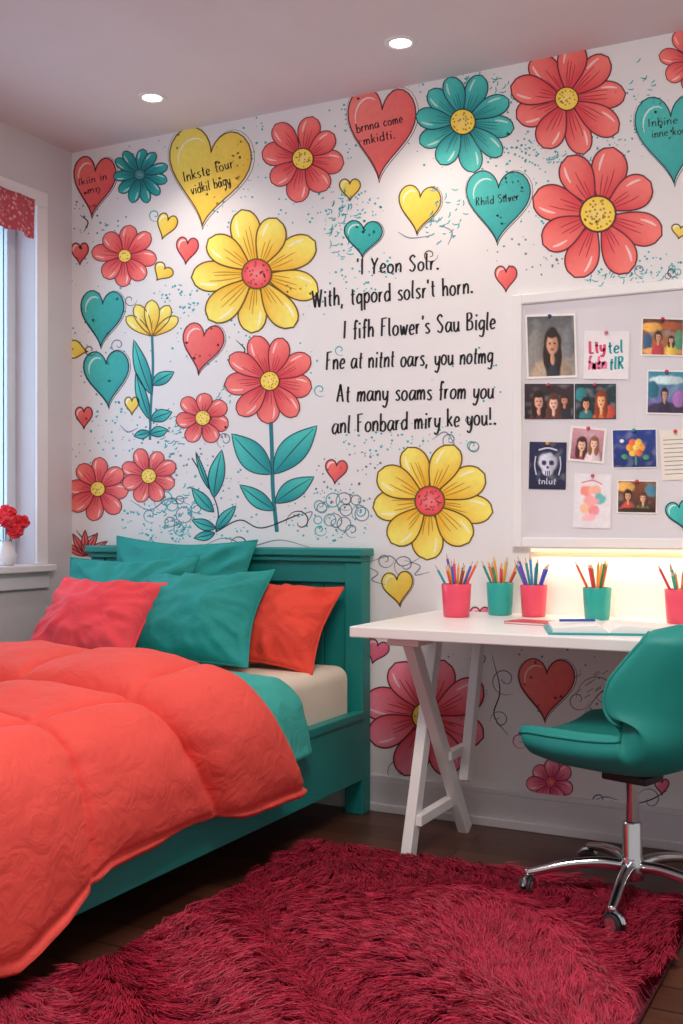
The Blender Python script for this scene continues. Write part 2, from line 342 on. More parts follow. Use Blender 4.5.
# flowers
S.flower(140,175,28,11,(lin('#0c7f88'),lin('#2fb3b0'),tea[2]),lin('#0d8a90'),5,.2)
S.flower(303,159,42,8,cor,YC,10,.15); S.flower(463,122,50,10,tea,YC,12,.1); S.flower(567,99,58,9,cor,YC,11,-.1)
S.flower(598,214,65,8,cor,YC,17,.3); S.flower(694,60,34,8,cor,YC,8,.2); S.flower(257,274,64,9,yel,RC,14,.25)
S.flower(125,256,32,8,cor,YC,6,.1); S.flower(203,418,27,7,cor,YC,7,.3)
# tulip plant
st=lin('#17808a')
S.ribbon(cr([(152,330),(153,370),(151,405),(150,440)]),2.6,st,.3)
for a,l,w_ in [(-2.5,32,8),(-.62,32,8),(-2.05,35,9),(-1.05,35,9),(-1.57,36,10)]: S.petal(152,336,a,0,l,w_,yel[0],yel[1],abs(a+1.57)*-1+2,1.1,yel[2],streak=1)
for a,b,w_ in [((152,395),(134,340),8),((150,420),(136,372),6),((152,385),(174,372),7),((151,420),(172,412),7),((150,432),(134,436),5),((150,434),(168,430),6)]: S.leaf(a,b,w_,*tea,k=1)
# central flower plant
S.ribbon(cr([(270,400),(272,450),(273,490),(277,532)]),4,st,.3)
for a,b,w_ in [((272,474),(232,434),15),((274,474),(317,426),15),((275,510),(240,485),9),((275,503),(314,477),11)]: S.leaf(a,b,w_,*tea,k=1)
S.flower(270,381,46,9,cor,YC,9,.2)
# small leaf plant
S.ribbon(cr([(192,458),(208,485),(218,510),(216,532)]),1.3,tea[2],.3); S.ribbon(cr([(216,532),(240,520),(262,528),(300,514)]),1.3,tea[2],.3)
for a,b,w_ in [((214,498),(222,450),9),((210,490),(196,452),3),((214,512),(192,488),7),((216,528),(192,520),6),((216,530),(236,506),6),((215,533),(194,538),5)]: S.leaf(a,b,w_,*tea,k=1)
S.flower(98,489,32,8,cor,YC,7,.1); S.flower(149,476,28,8,cor,YC,7,.4); S.flower(430,501,62,9,yel,RC,14,.2)
for i in range(5): S.leaf((86,556),(86+26*math.cos(-2.6+i*.5),556+26*math.sin(-2.6+i*.5)),4,*cor,k=1+i*.3)
S.flower(426,716,62,8,(cor[0],pnk[1],cor[2]),YC,13,.35); S.flower(551,782,24,7,pnk,RC,5,.3); S.flower(668,715,20,7,pnk,RC,4,.3)
# hearts
def H(cx,cy,w,h,p,rot=0,**k): S.heart(cx,cy,w,h,rot,p,**k)
H(94,187,42,60,cor,.08); H(208,178,82,98,yel,.12); H(381,134,68,92,corl,.05); H(498,207,64,72,tea,.03); H(672,140,72,88,tea,-.05)
H(350,190,21,22,yel,double=False); H(419,210,42,48,yel,.1); H(363,239,38,36,tea,.05); H(506,279,22,26,cor,double=False)
H(187,251,22,27,cor,.1,double=False); H(80,254,17,22,cor,double=False); H(102,319,43,56,tea,.05); H(107,379,45,56,tea,-.05); H(202,349,41,50,cor,.15)
H(84,418,17,22,cor,double=False); H(132,406,14,18,yel,double=False); H(336,472,22,24,cor,.1,double=False); H(398,589,31,34,yel,-.1)
H(166,227,20,26,yel,.3,double=False); H(162,273,20,18,yel,.6,double=False); H(78,350,18,20,yel,-1.4,double=False); H(546,690,56,62,corl,.05); H(376,652,24,24,pnk,.3,double=False)
H(680,232,18,14,yel,.2,double=False); H(662,787,14,16,pnk,double=False); H(480,618,20,22,pnk,double=False)
# writing in hearts
text(S,"Ikiin in",79,186,108,179,4,.8,ink); text(S,"mn",88,194,102,191,4,.7,ink)
text(S,"Inkste tour",184,182,235,167,5.5,1.0,ink); text(S,"vidkil bagy",192,195,232,184,5.5,1.0,ink)
text(S,"brnna come",357,133,404,122,5,1.0,ink); text(S,"mkidti.",364,145,397,138,5,1.0,ink)
text(S,"Rhild Silver",476,206,520,200,4.5,.9,ink); text(S,"Inbine li",648,127,690,122,4.5,.9,ink); text(S,"inne koye",652,138,692,133,4.5,.9,ink)
# the verse
text(S,"'I Yeon Solr.",357,275,441,269,9,1.7,ink); text(S,"With, tqpord solsr't horn.",313,308,475,293,10,1.75,ink)
text(S,"I fifh Flower's Sau Bigle",343,339,497,329,10,1.75,ink); text(S,"Fne at nitnt oars, you notmg",326,370,494,363,10,1.7,ink)
text(S,"At many soams from you",337,402,495,398,10,1.75,ink); text(S,"anl Fonbard miry ke you!.",332,434,498,424,10,1.75,ink)
# line doodles
for cx,cy,r_,a,t,c in [(320,505,8,0,1.4,tdot),(345,500,11,1,1.5,gry),(360,512,9,2,1.5,tdot),(335,522,10,3,1.4,gry),(352,530,8,1,1.3,gry),(320,530,7,0,1.3,tdot),(300,522,14,3,1,ink),(90,350,7,0,1.2,yel[2]),(385,560,9,0,1.3,gry),(405,565,12,2,1.2,gry),(672,272,6,0,1.3,ink),(240,545,10,3,1.2,ink),(430,255,8,0,1.3,yel[2]),(155,215,7,1,1.2,tdot),(505,680,16,1,1.2,gry),(500,720,10,3,1.3,gry),(600,695,24,3,.9,gry),(578,700,12,0,1.2,gry),(622,680,18,1,1,gry),(520,740,9,1,1.2,pnk[0]),(650,800,14,3,1.1,gry),(600,800,12,0,1.1,ink),(480,660,10,2,1.2,gry),(400,770,14,2,1.1,gry),(118,345,8,1,1.3,gry),(165,500,12,2,1.4,tdot),(180,528,9,0,1.3,tdot),(150,515,8,1,1.2,tdot),(280,95,9,0,1.1,tdot),(450,440,9,1,1.3,gry),(472,445,7,0,1.2,tdot),(225,440,9,2,1.2,gry),(130,300,7,0,1.1,gry),(640,270,7,1,1.2,gry),(478,470,5,0,1.2,tdot),(320,390,7,1,1.2,tdot),(230,385,7,2,1.2,gry),(515,95,6,0,1.2,tdot),(340,350,6,1,1.1,tdot)]: S.swirl(cx,cy,r_,a,t,c,1.3)
for cx,cy,r_ in [(322,508,5),(333,500,7),(346,510,6),(356,500,5),(362,514,7),(330,520,6),(344,524,7),(318,520,4),(172,505,6),(184,515,8),(196,508,5),(170,522,5),(180,500,4),(672,268,3),(678,272,3),(668,276,3),(675,280,3),(474,447,5),(468,420,2.5)]: S.ring(cx,cy,r_,tdot if random.random()<.6 else gry)
for q in [[(492,655),(500,690),(494,715),(508,735)],[(585,712),(605,690),(628,700),(640,680)],[(630,805),(650,800),(668,790)],[(590,802),(605,797),(618,800)],[(366,566),(378,573),(372,580),(386,585)],[(404,560),(420,566),(415,575),(430,572)],[(300,515),(312,512),(308,522)],[(76,530),(84,538),(96,534)],[(398,232),(410,238),(430,236)],[(370,562),(390,556),(402,566),(420,558)],[(205,545),(225,538),(250,546),(280,540),(312,548)],[(130,500),(150,510),(170,498),(190,505)],[(215,110),(222,100),(218,92)],[(432,440),(445,432),(455,444)],[(120,425),(128,432),(138,428)],[(236,340),(245,350),(238,358)],[(440,225),(452,232),(448,245)],[(80,215),(88,222),(84,232)]]: S.ribbon(cr(q),1.3,ink if random.random()<.5 else gry,.2,taper=True)
for _ in range(26):
    x=random.uniform(575,632);y=random.uniform(668,716); S.ribbon([(x,y),(x+6,y-4)],.8,gry,.1)
g.obj('wall_back',kind='structure',origin=(0,D,0))
# baseboards
g=G('trim'); g.add(box(XL+.02,1.6,D-.016,D,0,.115)); g.add(box(XL+.02,1.6,D-.024,D,.0,.03,.003)); g.add(box(XL+.02,1.6,D-.012,D,.115,.135,.004)); g.obj('baseboard_back',kind='structure')
g=G('trim'); g.add(box(XL,XL+.016,-1.2,D,0,.115)); g.add(box(XL,XL+.012,-1.2,D,.115,.135,.004)); g.obj('baseboard_left',kind='structure')
# window
g=G('winf','glass'); gx0,gx1=XL-.15,XL-.105
for a in (box(gx0,gx1,wy0,wy0+.05,wz0,wz1,.003),box(gx0,gx1,wy1-.05,wy1,wz0,wz1,.003),box(gx0,gx1,wy0+.05,wy1-.05,wz0,wz0+.05,.003),box(gx0,gx1,wy0+.05,wy1-.05,wz1-.05,wz1,.003),box(gx0+.005,gx1+.01,(wy0+wy1)/2-.02,(wy0+wy1)/2+.02,wz0+.05,wz1-.05,.003)): g.add(a)
g.add(box(gx0+.02,gx0+.026,wy0+.05,wy1-.05,wz0+.05,wz1-.05),mi=1); g.obj('window_1',kind='structure')
g=G('trim'); g.add(box(XL-.11,XL+.05,wy0-.07,wy1+.08,wz0-.03,wz0,.005)); g.add(box(XL,XL+.018,wy0-.06,wy1+.07,wz0-.1,wz0-.03,.004)); g.obj('trim_1',kind='structure')
g=G('trim'); g.add(box(XL,XL+.014,wy1,wy1+.065,wz0,wz1,.003)); g.add(box(XL,XL+.014,wy0-.065,wy0,wz0,wz1,.003)); g.add(box(XL,XL+.014,wy0-.065,wy1+.065,wz1,wz1+.065,.003)); g.obj('trim_2',kind='structure')
v=[];f=[];n=150
for i in range(n+1):
    y=wy0-.03+(wy1-wy0-.01)*i/n
    for j,(zz,am) in enumerate([(2.42,.003),(2.395,.005),(2.36,.009),(2.32,.012),(2.275,.015),(2.262,.015)]):
        v.append((XL+.035+am*math.sin(i*.42+.6*math.sin(i*.11)),y,zz+.005*math.sin(i*.2)*(j>3)))
f=[(i*6+j,(i+1)*6+j,(i+1)*6+j+1,i*6+j+1) for i in range(n) for j in range(5)]
g=G('val'); g.add((v,f)); o=g.obj('window_valance',smooth=True,label='coral and cream patterned gathered valance over the window',cat='curtain'); md=o.modifiers.new('s','SOLIDIFY'); md.thickness=.004
# vase and flowers
vc=(XL+.0,3.315,wz0)
g=G('vase'); g.add(lathe([(0,.0),(.026,0),(.04,.02),(.043,.045),(.03,.075),(.022,.088),(.026,.1),(.023,.1),(.019,.088),(.026,.07),(.036,.04),(.02,.01),(0,.008)],28,vc)); g.obj('vase',smooth=True,label='small white ceramic vase on the window sill',cat='vase')
for i,(dx,dy,dz,r_) in enumerate([(0,.0,.215,.034),(.035,.045,.18,.032),(-.01,.065,.15,.03),(.04,-.045,.185,.032),(.045,.0,.14,.03),(-.03,-.05,.16,.03)]):
    c=(vc[0]+dx,vc[1]+dy,vc[2]+dz); e=empty('carnation',(vc[0],vc[1],vc[2]+.05),'bright red ruffled flower standing in the white vase','flower','red flowers in the vase')
    g=G('green'); g.add(tube(cr([(vc[0]+dx*.2,vc[1]+dy*.2,vc[2]+.02),(vc[0]+dx*.3,vc[1]+dy*.3,vc[2]+.09),c],4),.0018,6)); g.obj('stem',e,True)
    vv,ff=ball((0,0,0),r_,3); vv=[(c[0]+x*q,c[1]+y*q,c[2]+z*q*.85) for x,y,z in vv for q in [1+.28*math.sin(60*x/r_*.12+9*noise.noise(Vector((x*60,y*60,z*60+i))))*1]]
    g=G('petal'); g.add((vv,ff)); g.obj('bloom',e,False)
# ceiling lights
for lx in (-1.506,-2.54):
    e=empty('recessed_ceiling_light',(lx,3.365,RH),'small round recessed downlight glowing in the ceiling','ceiling light','ceiling downlights')
    g=G('trim'); g.add(lathe([(.036,.0),(.038,-.005),(.05,-.005),(.055,0)],32,(lx,3.365,RH))); g.obj('trim_ring',e,True)
    g=G('glow'); g.add(lathe([(0,-.002),(.037,-.002)],32,(lx,3.365,RH))); g.obj('lens',e)
    l=bpy.data.lights.new('downlight','SPOT'); l.energy=18; l.color=(1,.87,.74); l.spot_size=2.3; l.spot_blend=.9; l.shadow_soft_size=.04
    lo=bpy.data.objects.new('downlight_lamp',l); lo.location=(0,0,-.02); lo.parent=e; bpy.context.collection.objects.link(lo)
# ---------------- bed
bx0,bx1=-3.05,-1.77
bed=empty('bed',((bx0+bx1)/2,2.65,0),'teal painted wooden bed frame with panelled headboard','bed')
g=G('teal')
g.add(box(bx0-.01,bx1+.012,3.585,3.69,.955,.985,.006)); g.add(box(bx0,bx1,3.60,3.685,.935,.955,.004))
g.add(box(bx0,bx0+.075,3.615,3.682,0,.935,.005)); g.add(box(bx1-.075,bx1,3.615,3.682,0,.935,.005))
g.add(box(bx0+.075,bx1-.075,3.622,3.678,.855,.935,.004)); g.add(box(bx0+.075,bx1-.075,3.622,3.678,.25,.35,.004)); hb=g.obj('headboard',bed)
g=G('teal'); n=11; pw=(bx1-bx0-.15)/n
for i in range(n): g.add(box(bx0+.075+i*pw+.001,bx0+.075+(i+1)*pw-.001,3.643,3.665,.35,.855,.005))
g.obj('headboard_panel',hb)
for a,b_ in ((bx1-.032,bx1),(bx0,bx0+.032)):
    g=G('teal'); g.add(box(a,b_,1.66,3.62,.13,.375,.004)); g.add(box(a-.004 if a>-2 else a,b_+(.006 if a>-2 else .0),1.66,3.615,.355,.385,.004)); g.obj('side_rail',bed)
g=G('teal'); g.add(box(bx0+.06,bx1-.06,1.60,1.64,.13,.40,.004)); g.add(box(bx0+.06,bx1-.06,1.59,1.65,.40,.425,.005)); g.obj('footboard',bed)
for a in (bx0,bx1-.065):
    g=G('teal'); g.add(box(a,a+.065,1.59,1.655,0,.40,.005)); g.obj('leg',bed)
g=G('teal')
for i in range(12): g.add(box(bx0+.034,bx1-.034,1.72+i*.155,1.80+i*.155,.27,.29))
g.obj('bed_slats',bed)
g=G('cream'); g.add(box(bx0+.036,bx1-.036,1.67,3.6,.292,.555,.05,5)); g.obj('mattress',smooth=True,label='mattress in a cream fitted sheet on the teal bed',cat='mattress')
# quilt
def across(off=0,hem=.24,base=[(-3.085,.36),(-3.085,.5),(-3.06,.575),(-2.98,.6),(-2.6,.605),(-2.2,.605),(-1.9,.598),(-1.80,.57),(-1.748,.51),(-1.725,.42),(-1.715,.34)]):
    P=cr(base+[(-1.712,hem)],8); P=np.array(P); d=np.gradient(P,axis=0); d/=np.linalg.norm(d,axis=1)[:,None]; nn=np.stack([-d[:,1],d[:,0]],1)
    if nn[len(nn)//2][1]<0: nn=-nn
    P=P+nn*off; s=np.concatenate([[0],np.cumsum(np.linalg.norm(np.diff(P,axis=0),axis=1))]); return P,nn,s
def resample(P,nn,s,N):
    q=np.linspace(0,s[-1],N); return np.stack([np.interp(q,s,P[:,0]),np.interp(q,s,P[:,1])],1),np.stack([np.interp(q,s,nn[:,0]),np.interp(q,s,nn[:,1])],1),q
NA,NL=250,260
P,nn,q=resample(*across(0,.25),NA)
al=np.array(cr([(2.60,-.012),(2.66,-.014),(2.705,-.006),(2.735,.014),(2.738,.036),(2.715,.052),(2.65,.055),(2.55,.052),(2.46,.048),(2.40,.036),(2.37,.014),(2.355,.0),(2.33,.003),(2.25,.004),(2.1,.004),(1.95,.004),(1.85,.004),(1.75,.002),(1.68,-.004),(1.62,-.012),(1.58,-.025),(1.575,-.04)],12))
sa=np.concatenate([[0],np.cumsum(np.hypot(*np.diff(al,axis=0).T))]); qa=np.linspace(0,sa[-1],NL); al=np.stack([np.interp(qa,sa,al[:,0]),np.interp(qa,sa,al[:,1])],1)
v=[]
for j,(Y,h) in enumerate(al):
    fd=max(0,(1.68-Y)/.105); under=(Y>2.55 and j<NL*.25 and h<.02)
    for i in range(NA):
        x,z=P[i]; df=min(1,max(0,(.585-z)/.34)) if x>-2.4 else 0
        a=(q[-1]-q[i]-.01)/.40+.012*math.sin(Y*9); b_=(Y-2.36)/.37+.02*math.sin(q[i]*8)
        if Y>2.36: b_=(Y-2.36)/.41
        sA=abs(math.sin(math.pi*a)); sB=abs(math.sin(math.pi*b_)); dA=sA*.127; dB=sB*.118
        pf=(sA*sB)**.5
        if under: pf*=.15
        hh=h+.046*pf
        if not under:
            g1=math.exp(-(dA/.009)**2); g2=math.exp(-(dB/.009)**2) if Y<2.5 else 0
            hh-=.009*max(g1,g2)
            hh+=.0065*noise.noise(Vector((Y*26,round(a)*7.3,1)))*math.exp(-dA/.045)+.0065*noise.noise(Vector((q[i]*26,round(b_)*5.1,8)))*math.exp(-dB/.045)
        hh+=.008*noise.noise(Vector((x*5,Y*5,z*5)))+.007*noise.noise(Vector((x*13,Y*11,z*13)))
        wt=min(1,max(0,(Y-1.85)/.6)); YY=Y+.25*df*wt+.010*noise.noise(Vector((x*3,Y*3,4)))
        zz=z+nn[i][1]*hh; xx=x+nn[i][0]*(hh+.02*df*noise.noise(Vector((3,Y*4,z*2))))
        if df>.5: zz+=(.012*math.sin(Y*9)+.02*noise.noise(Vector((Y*4,1,1)))-.14*max(0,min(1,(2.03-Y)/.25)))*(df-.5)*2
        if fd>0: zz=max(.28,zz-.3*min(1,fd)**1.5) if zz>.28 else zz
        v.append((xx,YY,zz))
f=[(j*NA+i,(j+1)*NA+i,(j+1)*NA+i+1,j*NA+i+1) for j in range(NL-1) for i in range(NA-1)]
g=G('coral'); g.add((v,f)); o=g.obj('duvet',smooth=True,label='puffy quilted coral comforter folded back across the bed',cat='comforter'); md=o.modifiers.new('s','SOLIDIFY'); md.thickness=.018; md.offset=-1
P,nn,q=resample(*across(-.006,.32),120); v=[]
for j in range(60):
    Y=2.665+.445*j/59
    for i in range(120):
        x,z=P[i]; hh=-.005+.012*noise.noise(Vector((x*5,Y*7,z*5)))+.006*noise.noise(Vector((x*17,Y*15,z*17))); df=min(1,max(0,(.585-z)/.3)) if x>-2.4 else 0
        if j>54: hh-=.0015*(j-54)
        v.append((x+nn[i][0]*hh,Y+.05*df*(j/59)+.12*df*(1-j/59)+.008*noise.noise(Vector((x*6,1,z*6))),z+nn[i][1]*hh-.016*(1-df)))
f=[(j*120+i,(j+1)*120+i,(j+1)*120+i+1,j*120+i+1) for j in range(59) for i in range(119)]
g=G('teals'); g.add((v,f)); o=g.obj('blanket',smooth=True,label='soft teal blanket showing beyond the folded comforter',cat='blanket'); md=o.modifiers.new('s','SOLIDIFY'); md.thickness=.008; md.offset=-1
def pillow(w,h,t,key,c,lean,yaw,roll,label,seed,group):
    N=64; v=[]; R_=Matrix.Rotation(yaw,4,'Z')@Matrix.Rotation(lean,4,'X')@Matrix.Rotation(roll,4,'Z')
    for sgn in (1,-1):
        for j in range(N+1):
            for i in range(N+1):
                a=math.sin((i/N*2-1)*math.pi/2); b=math.sin((j/N*2-1)*math.pi/2)
                x=a*w/2*(1-.12*(1-abs(b)**1.6)); y=b*h/2*(1-.13*(1-abs(a)**1.6))
                e=max(0,(1-a*a)*(1-b*b)); z=t/2*e**.6
                wr=noise.noise(Vector((a*1.6+seed,b*1.6,sgn*3)))*.024+noise.noise(Vector((a*4+seed,b*4,sgn*5)))*.012
                ang=math.atan2(b,a); rr=math.hypot(a,b)
                wr+=.02*noise.noise(Vector((math.cos(ang)*6+seed,math.sin(ang)*6,rr*.8)))*max(0,rr-.25)*1.6
                z=sgn*z+wr*min(1,e*5)*(1 if sgn>0 else -1); y-= .02*(1-b)*.5*e
                v.append(tuple(R_@Vector((x,y,z))+Vector(c)))
    n=(N+1)**2; f=[(j*(N+1)+i,j*(N+1)+i+1,(j+1)*(N+1)+i+1,(j+1)*(N+1)+i) for j in range(N) for i in range(N)]
    f+=[tuple(n+k for k in q_[::-1]) for q_ in f]
    g=G(key); g.add((v,f))
    ed=[i for i in range(N+1)]+[(j)*(N+1)+N for j in range(1,N+1)]+[N*(N+1)+i for i in range(N-1,-1,-1)]+[j*(N+1) for j in range(N-1,0,-1)]
    pts=[v[k] for k in ed]; pts.append(pts[0]); pts.append(pts[1]); g.add(tube(pts,.004,6))
    o=g.obj('pillow',smooth=True,label=label,cat='pillow',group=group)
    bm=bmesh.new(); bm.from_mesh(o.data); bmesh.ops.remove_doubles(bm,verts=bm.verts,dist=.0002); bm.to_mesh(o.data); bm.free()
    for p in o.data.polygons: p.use_smooth=True
r=math.radians
pillow(.68,.46,.15,'tealf',(-2.55,3.53,.795),r(76),0,r(-1),'large teal pillow leaning against the headboard',1,'bed pillows')
pillow(.60,.42,.17,'tealf',(-2.70,3.39,.755),r(66),r(4),r(2),'teal pillow half hidden behind a coral cushion',2,'bed pillows')
pillow(.52,.42,.24,'tealf',(-2.275,3.27,.735),r(50),r(6),r(3),'plump teal cushion propped among coral ones',3,'bed cushions')
pillow(.47,.40,.23,'coralp',(-2.60,3.10,.72),r(47),r(6),r(-2),'coral pink cushion propped before teal pillows',4,'bed cushions')
pillow(.43,.38,.21,'redp',(-2.045,3.44,.71),r(50),r(8),r(-5),'orange red cushion leaning behind the teal cushion',5,'bed cushions')
# ---------------- desk
TZ=.76; desk=empty('desk',(-.72,3.35,0),'white desk with crossed trestle legs below the pinboard','desk')
g=G('white'); g.add(box(-1.515,.10,3.0,D-.002,TZ-.034,TZ,.004)); g.obj('desk_top',desk)
for X in (-1.38,-.06):
    t_=empty('trestle',(X,3.35,0),'',''); del t_['label']; del t_['category']; t_.parent=desk; t_.location=Vector((X,3.35,0))-desk.location; 
    def part(name,geo):
        g=G('white'); g.add(geo); o=g.obj(name,t_); return o
    part('leg',beam((X-.02,3.185,.003),(X-.02,3.43,TZ-.036),.035,.052))
    part('leg',beam((X+.018,3.60,.003),(X+.018,3.11,TZ-.036),.035,.052))
    part('leg',beam((X+.055,3.50,.20),(X+.055,3.655,TZ-.036),.032,.045))
    part('crossbar',beam((X+.0,3.215,.125),(X+.0,3.585,.125),.03,.035,(1,0,0)))
    part('top_rail',box(X-.035,X+.07,3.06,3.67,TZ-.06,TZ-.0345,.003))
    part('crossbar',beam((X+.03,3.40,.30),(X+.03,3.56,.30),.03,.03,(1,0,0)))
# ---------------- pinboard
Zb0,Zb1=.994,1.878; bX0,bX1=-1.2175,-.12; fw=.034
pb=empty('pinboard',((bX0+bX1)/2,D-.01,Zb0),'large white framed pinboard hung above the desk','pinboard')
g=G('white')
for a in (box(bX0,bX0+fw,D-.032,D,Zb0,Zb1,.004),box(bX1-fw,bX1,D-.032,D,Zb0,Zb1,.004),box(bX0+fw,bX1-fw,D-.032,D,Zb0,Zb0+fw,.004),box(bX0+fw,bX1-fw,D-.032,D,Zb1-fw,Zb1,.004)): g.add(a)
g.obj('frame',pb)
g=G('board'); g.add(box(bX0+fw-.002,bX1-fw+.002,D-.018,D-.001,Zb0+fw-.002,Zb1-fw+.002)); g.obj('board_panel',pb)
g=G('led','white'); g.add(box(-1.15,-.16,D-.026,D-.012,Zb0-.014,Zb0-.006),mi=0); g.add(box(-1.16,-.15,D-.03,D-.001,Zb0-.006,Zb0-.0005),mi=1)
ls=g.obj('led_strip_light',label='slim warm light bar under the pinboard frame',cat='light')
l=bpy.data.lights.new('led','AREA'); l.shape='RECTANGLE'; l.size=.95; l.size_y=.015; l.energy=1.5; l.color=(1,.74,.42)
lo=bpy.data.objects.new('led_lamp',l); lo.parent=ls; lo.location=(0,-.005,-.018); bpy.context.collection.objects.link(lo)
YP=D-.0215
def person(x,y,s,hair,skin,cloth,ar=1.0,long=1):
    sx=s*ar; o=[('e',x,y+s*2.3,sx*1.25,s*1.5,cloth),('e',x,y-.1*s,sx*.78,s*.95,hair)]
    if long: o+=[('e',x-sx*.5,y+s*.75,sx*.36,s*.95,hair),('e',x+sx*.5,y+s*.75,sx*.36,s*.95,hair)]
    o+=[('e',x,y+s*.95,sx*.2,s*.4,skin),('e',x,y+.05*s,sx*.5,s*.68,skin),('e',x,y-.62*s,sx*.55,s*.28,hair),('e',x-sx*.2,y,sx*.09,s*.07,'#1c1212'),('e',x+sx*.2,y,sx*.09,s*.07,'#1c1212'),('e',x,y+s*.38,sx*.18,s*.07,'#a8403e')]
    return o
def photo(cx,cy,w,h,rot,bg,items,label,bord=(.07,.07),bcol='#f2efec',pin='#d8405a',txt=None,nm='photo_print',N=40):
    g=G('paper','vc'); S2=Surf(g,YP,1,.0001); c,sn=math.cos(rot),math.sin(rot)
    def L(x,y): x*=w/2;y*=h/2; return (cx+x*c-y*sn,cy+x*sn+y*c)
    q=[S2.m(L(a,b),0) for a,b in ((-1,-1),(1,-1),(1,1),(-1,1))]
    g.add(([(a[0],YP,a[2]) for a in q]+[(a[0],YP+.0012,a[2]) for a in q],[(0,1,2,3),(7,6,5,4),(0,4,5,1),(1,5,6,2),(2,6,7,3),(3,7,4,0)]))
    bc=lin(bcol); S2.poly([L(-1,-1),L(1,-1),L(1,1),L(-1,1)],[(0,1,2,3)],[bc]*4,0); bx,by=bord; ix,iy=1-bx,1-by
    b0=lin(bg[0]) if bg else bc; b1=lin(bg[1]) if bg else bc; pts=[];cols=[]
    its=[(i_,lin(i_[-1])) for i_ in items if i_[0]=='e']
    for j in range(N+1):
        for i in range(N+1):
            x=(i/N*2-1)*ix; y=(j/N*2-1)*iy; col=mixc(b0,b1,j/N)
            if bg: col=mixc(col,mixc(b0,(1,1,1),.35),max(0,noise.noise(Vector((x*2.5,y*2.5,cx))))*.7)
            for it,cc in its:
                wob=1+.12*noise.noise(Vector((x*4,y*4,it[1]*9)))*(1 if bg else 2.5)
                d=math.hypot((x-it[1])/it[3],(y-it[2])/it[4])*wob; al_=min(1,max(0,(1.08-d)/.2))
                if al_>0: col=mixc(col,tuple(k_*(1.1-(.4*max(-.3,(x-it[1])/it[3]) if bg else 0)) for k_ in cc),al_)
            n_=1+.2*noise.noise(Vector((x*9,y*9,cy)))*(1 if bg else .3); cols.append(tuple(min(1,k_*n_) for k_ in col)); pts.append(L(x,y))
    S2.poly(pts,[(j*(N+1)+i,j*(N+1)+i+1,(j+1)*(N+1)+i+1,(j+1)*(N+1)+i) for j in range(N) for i in range(N)],cols,1)
    for it in items:
        if it[0]=='l': S2.ribbon([L(*p) for p in cr(it[1],5)],it[2],lin(it[3]),2)
    if txt:
        for (s_,x0,y0,x1,y1,xh,w_,cc) in txt: a=L(x0,y0);b=L(x1,y1); text(S2,s_,a[0],a[1],b[0],b[1],xh,w_,lin(cc),3)
    o=g.obj(nm,label=label,cat='photo' if nm=='photo_print' else ('card' if nm!='note_paper' else 'paper'),group='pictures pinned on the board')
    if pin:
        p=S2.m(L(0,-.93),0); mk='pin_'+pin
        if mk not in M: M[mk]=mat('pin_plastic_'+pin[1:],pin,.3)
        g=G(mk); Mx=Matrix.Translation((p[0],YP-.0035,p[2]))@Matrix.Rotation(math.pi/2,4,'X'); g.add(lathe([(0,0),(.005,0),(.006,.002),(.003,.004),(.003,.009),(.0052,.011),(.0045,.0135),(0,.0138)],14),Mx); g.obj('pushpin',o,True)
photo(553,347,50,64,-.03,('#5c6064','#a49a92'),[('e',-.6,.0,.3,.5,'#8a8682'),('e',.7,-.1,.25,.5,'#77787c'),('e',.0,.95,.85,.6,'#b39c86'),('e',.05,.75,.3,.5,'#2e3440')]+person(.04,-.08,.5,'#2a1a17','#c99678','#b39c86',.9)[1:],'portrait print of a long haired woman in a beige coat',pin='#3b4a8c',N=60)
photo(608,356,45,48,.02,None,[],'white card with pink and teal hand lettering',bord=(.04,.04),bcol='#efeaee',nm='lettered_card',pin='#e87a9a',N=4,txt=[("Lty",-.75,-.05,.0,-.15,7,2.4,'#e04a76'),("tel",.1,-.05,.8,-.15,7,1.8,'#1d9aa2'),("fwbn",-.8,.6,.05,.55,7,2.2,'#f07aa0'),("tlR",.15,.6,.85,.55,7,2,'#2aa0a8')])
photo(664,338,43,38,.03,('#5c2c26','#c07a3c'),[('e',-.5,-.5,.5,.25,'#e8aa50'),('e',.4,-.6,.5,.2,'#a8502c'),('e',-.7,.3,.2,.5,'#2f5c80'),('e',.75,.2,.2,.6,'#4c8c6c'),('e',0,.75,1,.2,'#e0a860')]+person(-.2,.0,.34,'#2a1a16','#d09a74','#b83c44',.7,0)+person(.4,.15,.24,'#1e1614','#d8a482','#e0c04c',.8),'print of a lively market scene in warm colours',pin='#d8405a')
photo(551,402,49,35,.0,('#3a2c34','#201820'),person(.62,-.05,.36,'#3a2018','#c88874','#2c2838',.65)+person(-.42,.0,.58,'#2a1814','#d8a08c','#6c2c34',.6)+person(.18,.1,.55,'#5c3424','#e8b8a4','#7c3c3c',.6),'dark print of a group of friends close together',bord=(.04,.05),bcol='#241c22',pin='#d8405a',N=56)
photo(597,402,41,35,.0,('#1c3a44','#16222a'),[('e',-.7,-.4,.3,.4,'#2f8088'),('e',.7,.6,.3,.4,'#c84a3c')]+person(-.45,.15,.4,'#1a1214','#d89878','#2f7a80',.75,0)+person(.28,-.05,.6,'#8a3a18','#f0b080','#e0642c',.62),'dark print of two people in teal and orange light',bord=(.04,.05),bcol='#1c2228',pin='#c8405a',N=56)
photo(668,393,40,44,.02,('#2c8ea8','#7c5aac'),[('e',.0,-.55,.9,.2,'#c8e0e4'),('e',-.7,-.1,.3,.4,'#1f6c84'),('e',.0,.8,1.2,.35,'#3b2c4c'),('e',.6,.3,.3,.4,'#a06cb0')]+person(-.1,.1,.32,'#241820','#c89880','#2c2440',.8,0),'print of a person outdoors under teal evening sky',pin='#d8405a')
